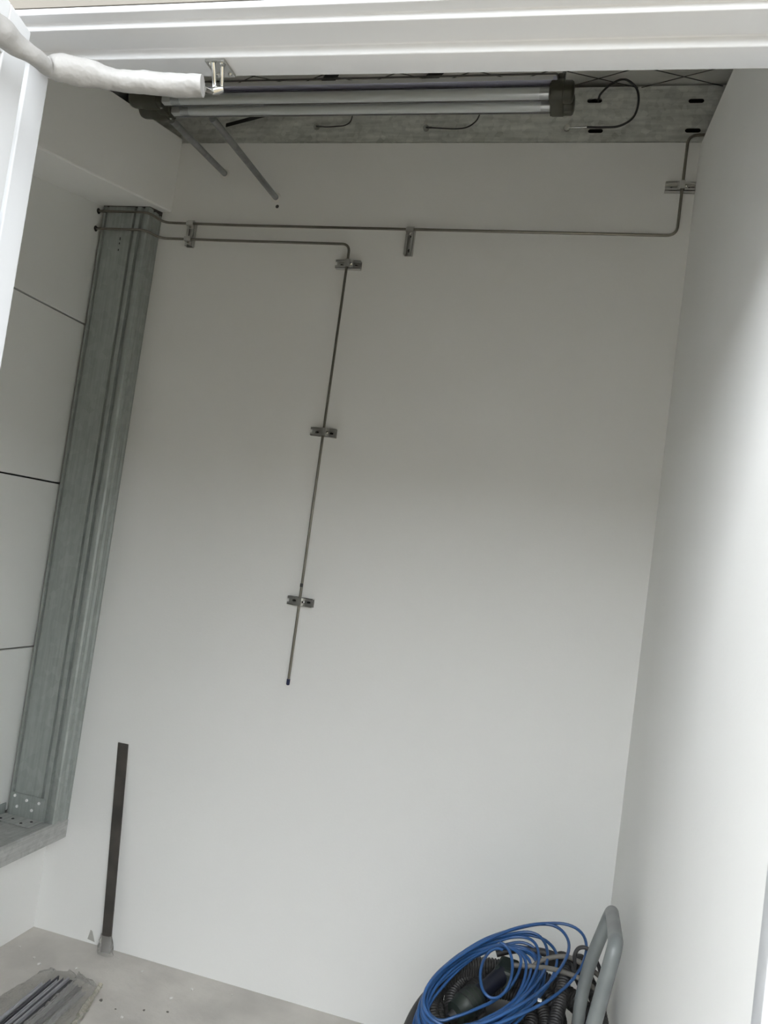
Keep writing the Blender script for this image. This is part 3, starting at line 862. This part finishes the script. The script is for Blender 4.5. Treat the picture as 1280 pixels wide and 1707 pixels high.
# ------------------------------------------------------------------ crumbs on the floor
random.seed(21)
G = 'crumbs on the floor'
for x, y, r, mt, lab in [
        (-1.66, 2.465, .005, 'chip', 'white crumb between the left parapet and the film bundle'),
        (-1.745, 2.50, .004, 'chip', 'white crumb closest to the foot of the left parapet'),
        (-1.62, 2.440, .006, 'chip', 'white crumb just off the film bundle\'s far left edge'),
        (-1.50, 2.475, .005, 'chip', 'white crumb just beyond the far end of the film bundle'),
        (-1.451, 2.612, .0035, 'chip', 'tiny white crumb touching the flat bar\'s foot on its right'),
        (-1.421, 2.600, .003, 'chip', 'smallest white crumb, second to the right of the flat bar'),
        (-1.306, 2.565, .005, 'chip', 'white crumb near the back wall, third right of the flat bar'),
        (-1.109, 2.549, .0055, 'chip', 'white crumb near the back wall, fourth right of the flat bar'),
        (-0.98, 2.585, .004, 'chip', 'white crumb near the back wall, farthest right of the flat bar'),
        (-1.142, 2.471, .006, 'chip', 'large white crumb on the open floor behind the dark crumbs'),
        (-1.222, 2.312, .005, 'chip', 'white crumb nearest the viewer, in front of the dark crumbs'),
        (-1.327, 2.356, .0055, 'grit', 'dark crumb nearest the film bundle\'s twisted edge'),
        (-1.262, 2.338, .0035, 'grit', 'smallest dark crumb, second right of the film bundle'),
        (-1.182, 2.373, .0040, 'grit', 'dark crumb third right of the film bundle'),
        (-1.115, 2.400, .0045, 'grit', 'dark crumb farthest right of the film bundle')]:
    bm = bmesh.new()
    bmesh.ops.create_icosphere(bm, subdivisions=1, radius=r)
    for v in bm.verts:
        v.co *= 0.65 + 0.7 * random.random()
        v.co.z = max(v.co.z * 0.6, -r * 0.35)
    me = bpy.data.meshes.new('plaster_crumb')
    bm.to_mesh(me)
    bm.free()
    me.materials.append(M[mt])
    o = bpy.data.objects.new('plaster_crumb' if mt == 'chip' else 'dark_crumb', me)
    COL.objects.link(o)
    o.location = (x, y, r * 0.35)
    tag(o, lab, 'crumb', G)

# ------------------------------------------------------------------ hand cart with the heap of hoses
ct = thing('hand_cart', (-0.08, 1.98, 0), 'grey tubular cart handle leaning up beside the right wall', 'cart')
hp = [(0.088, 1.650, 0.16), (0.093, 1.650, 0.610), (0.127, 1.650, 0.838), (0.135, 1.980, 0.778), (0.091, 1.980, 0.615), (0.090, 1.980, 0.16)]
MB().tube(arc(hp, [0.10, 0.036, 0.036, 0.10], 9), 0.0145, 18).build('handle', 'handle', ct, smooth=60)
MB().box(-0.30, 0.12, 1.60, 2.29, 0.135, 0.160).build('platform', 'handle', ct, bevel=0.006)
for x in (-0.23, 0.04):
    for y in (1.68, 2.21):
        wh = MB().tube([(x - 0.016, y, 0.062), (x - 0.013, y, 0.062), (x + 0.013, y, 0.062), (x + 0.016, y, 0.062)], [0.050, 0.061, 0.061, 0.050], 20).build('wheel', 'black', ct, smooth=40)
        MB().box(x - 0.022, x - 0.018, y - 0.02, y + 0.02, 0.05, 0.135).build('fork', 'zinc', wh)
        MB().box(x + 0.018, x + 0.022, y - 0.02, y + 0.02, 0.05, 0.135).build('fork', 'zinc', wh)
tb = thing('drum', (-0.085, 2.05, 0.16), 'black domed drum under the coiled hoses', 'drum')
pr = [(0.150, 0.162), (0.172, 0.180), (0.178, 0.375), (0.186, 0.378), (0.186, 0.392), (0.172, 0.398), (0.130, 0.425), (0.070, 0.440), (0.020, 0.444)]
NSg = 36


def lathe(pr, cx_, cy_):
    vs, fs = [], []
    for (r, z) in pr:
        for k in range(NSg):
            a = 2 * math.pi * k / NSg
            vs.append((cx_ + r * math.cos(a), cy_ + r * math.sin(a), z))
    for i in range(len(pr) - 1):
        for k in range(NSg):
            l = (k + 1) % NSg
            fs.append((i * NSg + k, i * NSg + l, (i + 1) * NSg + l, (i + 1) * NSg + k))
    fs.append(tuple(range(NSg))[::-1])
    fs.append(tuple((len(pr) - 1) * NSg + k for k in range(NSg)))
    return MB().add(vs, fs)


lathe(pr[:4], -0.085, 2.05).build('shell', 'black', tb, smooth=40)
lathe(pr[3:], -0.085, 2.05).build('lid', 'black', tb, smooth=40)
for sgn in (-1, 1):
    MB().box(-0.085 + sgn * 0.187 - 0.005, -0.085 + sgn * 0.187 + 0.005, 2.03, 2.07, 0.34, 0.40).build('latch', 'cable', tb, bevel=0.002)


def ribbed(pts, r, seg=12, pitch=0.0075):
    """corrugated hose along a path"""
    P = spline(pts, 14)
    L = [0]
    for a, b in zip(P[:-1], P[1:]):
        L.append(L[-1] + (b - a).length)
    n = int(L[-1] / pitch * 4)
    out, rr, j = [], [], 0
    for i in range(n + 1):
        s = L[-1] * i / n
        while j < len(L) - 2 and L[j + 1] < s:
            j += 1
        t = (s - L[j]) / max(1e-9, L[j + 1] - L[j])
        out.append(P[j].lerp(P[j + 1], t))
        rr.append(r * (1.0, 0.97, 0.82, 0.97)[i % 4])
    return MB().tube(out, rr, seg)


def loop(c, rx, ry, rot, z, n, a0, a1, dz=0.0, wob=0.0, seed=0):
    out = []
    for i in range(n + 1):
        a = a0 + (a1 - a0) * i / n
        x, y = rx * math.cos(a), ry * math.sin(a)
        w_ = 1 + wob * noise.noise(Vector((math.cos(a) * 1.5 + seed, math.sin(a) * 1.5, seed * 3.1)))
        out.append((c[0] + (x * math.cos(rot) - y * math.sin(rot)) * w_, c[1] + (x * math.sin(rot) + y * math.cos(rot)) * w_,
                    z + dz * i / n + 0.010 * math.sin(a * 2 + seed)))
    return out


# black ribbed hoses
TILT = 0.42          # the heap leans up towards the back
ZP = lambda y: 0.458 + TILT * (y - 1.95)
pts = [(x, y, ZP(y) - 0.040 + (z - 0.4)) for x, y, z in loop((-0.056, 2.025), 0.192, 0.128, 0.05, 0.4, 44, 0.4, 0.4 + 4.7 * math.pi, 0.020, 0.07, 2.0)]
pts += [(-0.085 + r * math.cos(a), 2.05 + r * 0.85 * math.sin(a), ZP(2.05 + r * 0.85 * math.sin(a)) - 0.046) for r, a in [(0.160 - 0.0018 * i, 15.3 + i * 0.33) for i in range(1, 66)]]
ob = ribbed(pts, 0.0175).build('ribbed_hose', 'hose', smooth=80)
recentre(ob, (-0.066, 2.045, 0.44))
tag(ob, 'thick black ribbed hose coiled under the blue hose', 'hose')
ob = ribbed([(0.020, 2.205, 0.530), (0.046, 2.155, 0.568), (0.051, 2.086, 0.560), (0.045, 2.0, 0.522), (0.028, 1.90, 0.475), (0.0, 1.80, 0.41), (-0.01, 1.74, 0.33)], 0.0170).build('ribbed_hose', 'hose', smooth=80)
recentre(ob, (0.03, 2.0, 0.5))
tag(ob, 'black ribbed hose crossing the heap just left of the cart handle', 'hose')
ob = ribbed([(0.072, 2.235, 0.525), (0.088, 2.175, 0.565), (0.100, 2.110, 0.565), (0.130, 2.040, 0.540), (0.150, 1.95, 0.500), (0.148, 1.85, 0.45), (0.14, 1.76, 0.37)], 0.0165).build('ribbed_hose', 'hose', smooth=80)
recentre(ob, (0.12, 2.0, 0.5))
tag(ob, 'black ribbed hose bent behind the cart handle, nearest the right wall', 'hose')
ob = MB().tube(spline([(-0.20, 2.12, 0.485), (-0.245, 2.03, 0.478), (-0.272, 1.95, 0.458), (-0.282, 1.88, 0.425), (-0.275, 1.80, 0.38), (-0.25, 1.73, 0.30)], 8), 0.0150, 14).build('dark_hose', 'cable', smooth=70)
recentre(ob, (-0.27, 1.93, 0.44))
tag(ob, 'smooth dark hose curving out at the left edge of the heap', 'hose')

# power tool lying inside the coil
pt = thing('power_tool', (-0.15, 2.03, 0.44), 'dark green and navy power tool lying inside the blue coil', 'power tool')
d = Vector((0.55, 0.76, 0.34)).normalized()
c = Vector((-0.160, 2.000, 0.482))
MB().tube([c - d * 0.050, c - d * 0.045, c - d * 0.024, c - d * 0.020, c + d * 0.020, c + d * 0.028], [0.018, 0.027, 0.029, 0.032, 0.032, 0.027], 20).build('motor_housing', 'toolgreen', pt, smooth=40)
MB().tube([c + d * 0.024, c + d * 0.050, c + d * 0.090, c + d * 0.120, c + d * 0.125], [0.024, 0.020, 0.020, 0.023, 0.017], 18).build('grip', 'toolnavy', pt, smooth=40)
gq = c + d * 0.125 + Vector((0, 0, 0.002))
MB().hexa([gq + Vector((-0.028, -0.02, -0.030)), gq + Vector((0.024, -0.028, -0.030)), gq + Vector((0.036, 0.036, -0.024)), gq + Vector((-0.016, 0.045, -0.024))],
          [gq + Vector((-0.026, -0.018, 0.014)), gq + Vector((0.022, -0.026, 0.014)), gq + Vector((0.034, 0.034, 0.024)), gq + Vector((-0.014, 0.042, 0.024))]).build('battery', 'toolgreen', pt, bevel=0.007)
MB().cyl(c - d * 0.048, c - d * 0.066, 0.014, 14, 0.010).build('chuck', 'cable', pt, smooth=40)
t2 = c + d * 0.060 + Vector((0, 0, -0.024))
MB().box(t2.x - 0.007, t2.x + 0.007, t2.y - 0.008, t2.y + 0.008, t2.z - 0.006, t2.z + 0.006).build('trigger', 'cable', pt, bevel=0.002)
for q in (-0.014, 0.0, 0.014):
    p = c + d * q
    e1 = d.orthogonal().normalized()
    e2 = d.cross(e1)
    MB().tube([p + (e1 * math.cos(a) + e2 * math.sin(a)) * 0.0325 for a in [2 * math.pi * k / 20 for k in range(20)]], 0.0016, 5, closed=True).build('vent_ring', 'cable', pt, smooth=60)

# blue air hose: one long hose laid in many loops on the slope of the heap
E0 = ((-0.133, 2.006), (0.117, 0.147), (-0.066, 0.057))
EA = ((-0.149, 2.005), (0.097, 0.122), (-0.065, 0.056))
EC = ((-0.108, 2.014), (0.137, 0.149), (-0.072, 0.074))
ED = ((-0.079, 2.016), (0.165, 0.152), (-0.061, 0.077))
random.seed(12)


def jig(e, q, sc=1.0):
    f = sc * (1 + random.uniform(-q, q))
    g_ = sc * (1 + random.uniform(-1.6 * q, 1.6 * q))
    return ((e[0][0] + random.uniform(-q, q) * 0.12, e[0][1] + random.uniform(-q, q) * 0.12), (e[1][0] * f, e[1][1] * f), (e[2][0] * g_, e[2][1] * g_))


seq = [jig(E0, 0.04, sc) for sc in (1.06, 0.98, 1.03, 0.90, 1.0, 0.84, 0.95, 0.78)] + [jig(EA, 0.08, sc) for sc in (1.05, 0.82, 0.95)] + [jig(EC, 0.03), jig(E0, 0.06, 0.92), jig(EC, 0.03, 0.94), ED]
pts = []
nper = 24
for k in range(len(seq)):
    e, f = seq[k], seq[min(k + 1, len(seq) - 1)]
    for i in range(nper):
        t = i / nper
        a = 2 * math.pi * t + 3.9
        mixv = lambda p, q: (p[0] + (q[0] - p[0]) * t, p[1] + (q[1] - p[1]) * t)
        C_, A_, B_ = mixv(e[0], f[0]), mixv(e[1], f[1]), mixv(e[2], f[2])
        x = C_[0] + A_[0] * math.cos(a) + B_[0] * math.sin(a)
        y = C_[1] + A_[1] * math.cos(a) + B_[1] * math.sin(a)
        pts.append((x, y, ZP(y) + 0.020 + 0.0030 * k + 0.012 * noise.noise(Vector((math.cos(a) * 1.3, math.sin(a) * 1.3, k * 0.9))) + (0.02 if k >= len(seq) - 2 else 0.0)))
ob = MB().tube(spline(pts, 3), 0.0038, 8).build('air_hose', 'blue', smooth=70)
recentre(ob, (-0.12, 2.01, 0.45))
tag(ob, 'blue air hose coiled in many loops on top of the heap', 'hose')
pts = []
for i in range(26):
    a = 2 * math.pi * i / 24
    x, y = -0.107 + 0.005 * math.cos(a) - 0.036 * math.sin(a), 2.028 + 0.069 * math.cos(a)
    pts.append((x, y, ZP(y) + 0.058 + 0.010 * math.sin(a) + 0.0006 * i))
ob = MB().tube(spline(pts, 3), 0.0037, 8).build('air_hose', 'blue', smooth=70)
recentre(ob, (-0.107, 2.03, 0.53))
tag(ob, 'single small loop of blue hose lying over the power tool', 'hose')

# other cords in the heap
def cord(name, pts, r, mt, label, n=8):
    ob = MB().tube(spline(pts, n), r, 9).build(name, mt, smooth=70)
    recentre(ob, pts[len(pts) // 2])
    tag(ob, label, 'cable')
    return ob


cord('grey_cable', [(-0.075, 2.086, 0.553), (-0.02, 2.088, 0.562), (0.024, 2.078, 0.572), (0.075, 2.062, 0.576), (0.115, 2.056, 0.566), (0.140, 2.045, 0.548)], 0.0062, 'beige', 'grey beige cable crossing the right side of the heap')
cord('looped_cable', [(0.076, 2.115, 0.545), (0.074, 2.105, 0.580), (0.070, 2.10, 0.606), (0.076, 2.10, 0.624), (0.089, 2.10, 0.631), (0.104, 2.10, 0.627), (0.118, 2.10, 0.612), (0.132, 2.10, 0.588), (0.140, 2.10, 0.56)], 0.0048, 'cable', 'dark cable standing up in a loop beside the cart handle')
cord('dark_hose', [(-0.12, 2.155, 0.540), (-0.08, 2.165, 0.555), (-0.04, 2.160, 0.566), (0.0, 2.155, 0.572), (0.035, 2.145, 0.572), (0.070, 2.115, 0.566), (0.095, 2.07, 0.55)], 0.0095, 'cable', 'smooth dark hose arching along the back of the heap')
cord('grey_cable', [(-0.03, 2.09, 0.555), (0.0, 2.11, 0.575), (0.048, 2.115, 0.592), (0.09, 2.10, 0.592), (0.135, 2.09, 0.575), (0.145, 2.07, 0.55)], 0.0058, 'beige', 'grey cable arching right of the coil above the beige cable')
cp = MB().box(-0.004, 0.006, 1.985, 1.995, 0.533, 0.537).build('cable_tag', 'plug', bevel=0.001)
recentre(cp, (0.001, 1.99, 0.533))
tag(cp, 'tiny white tag among the hoses right of the blue coil', 'tag')
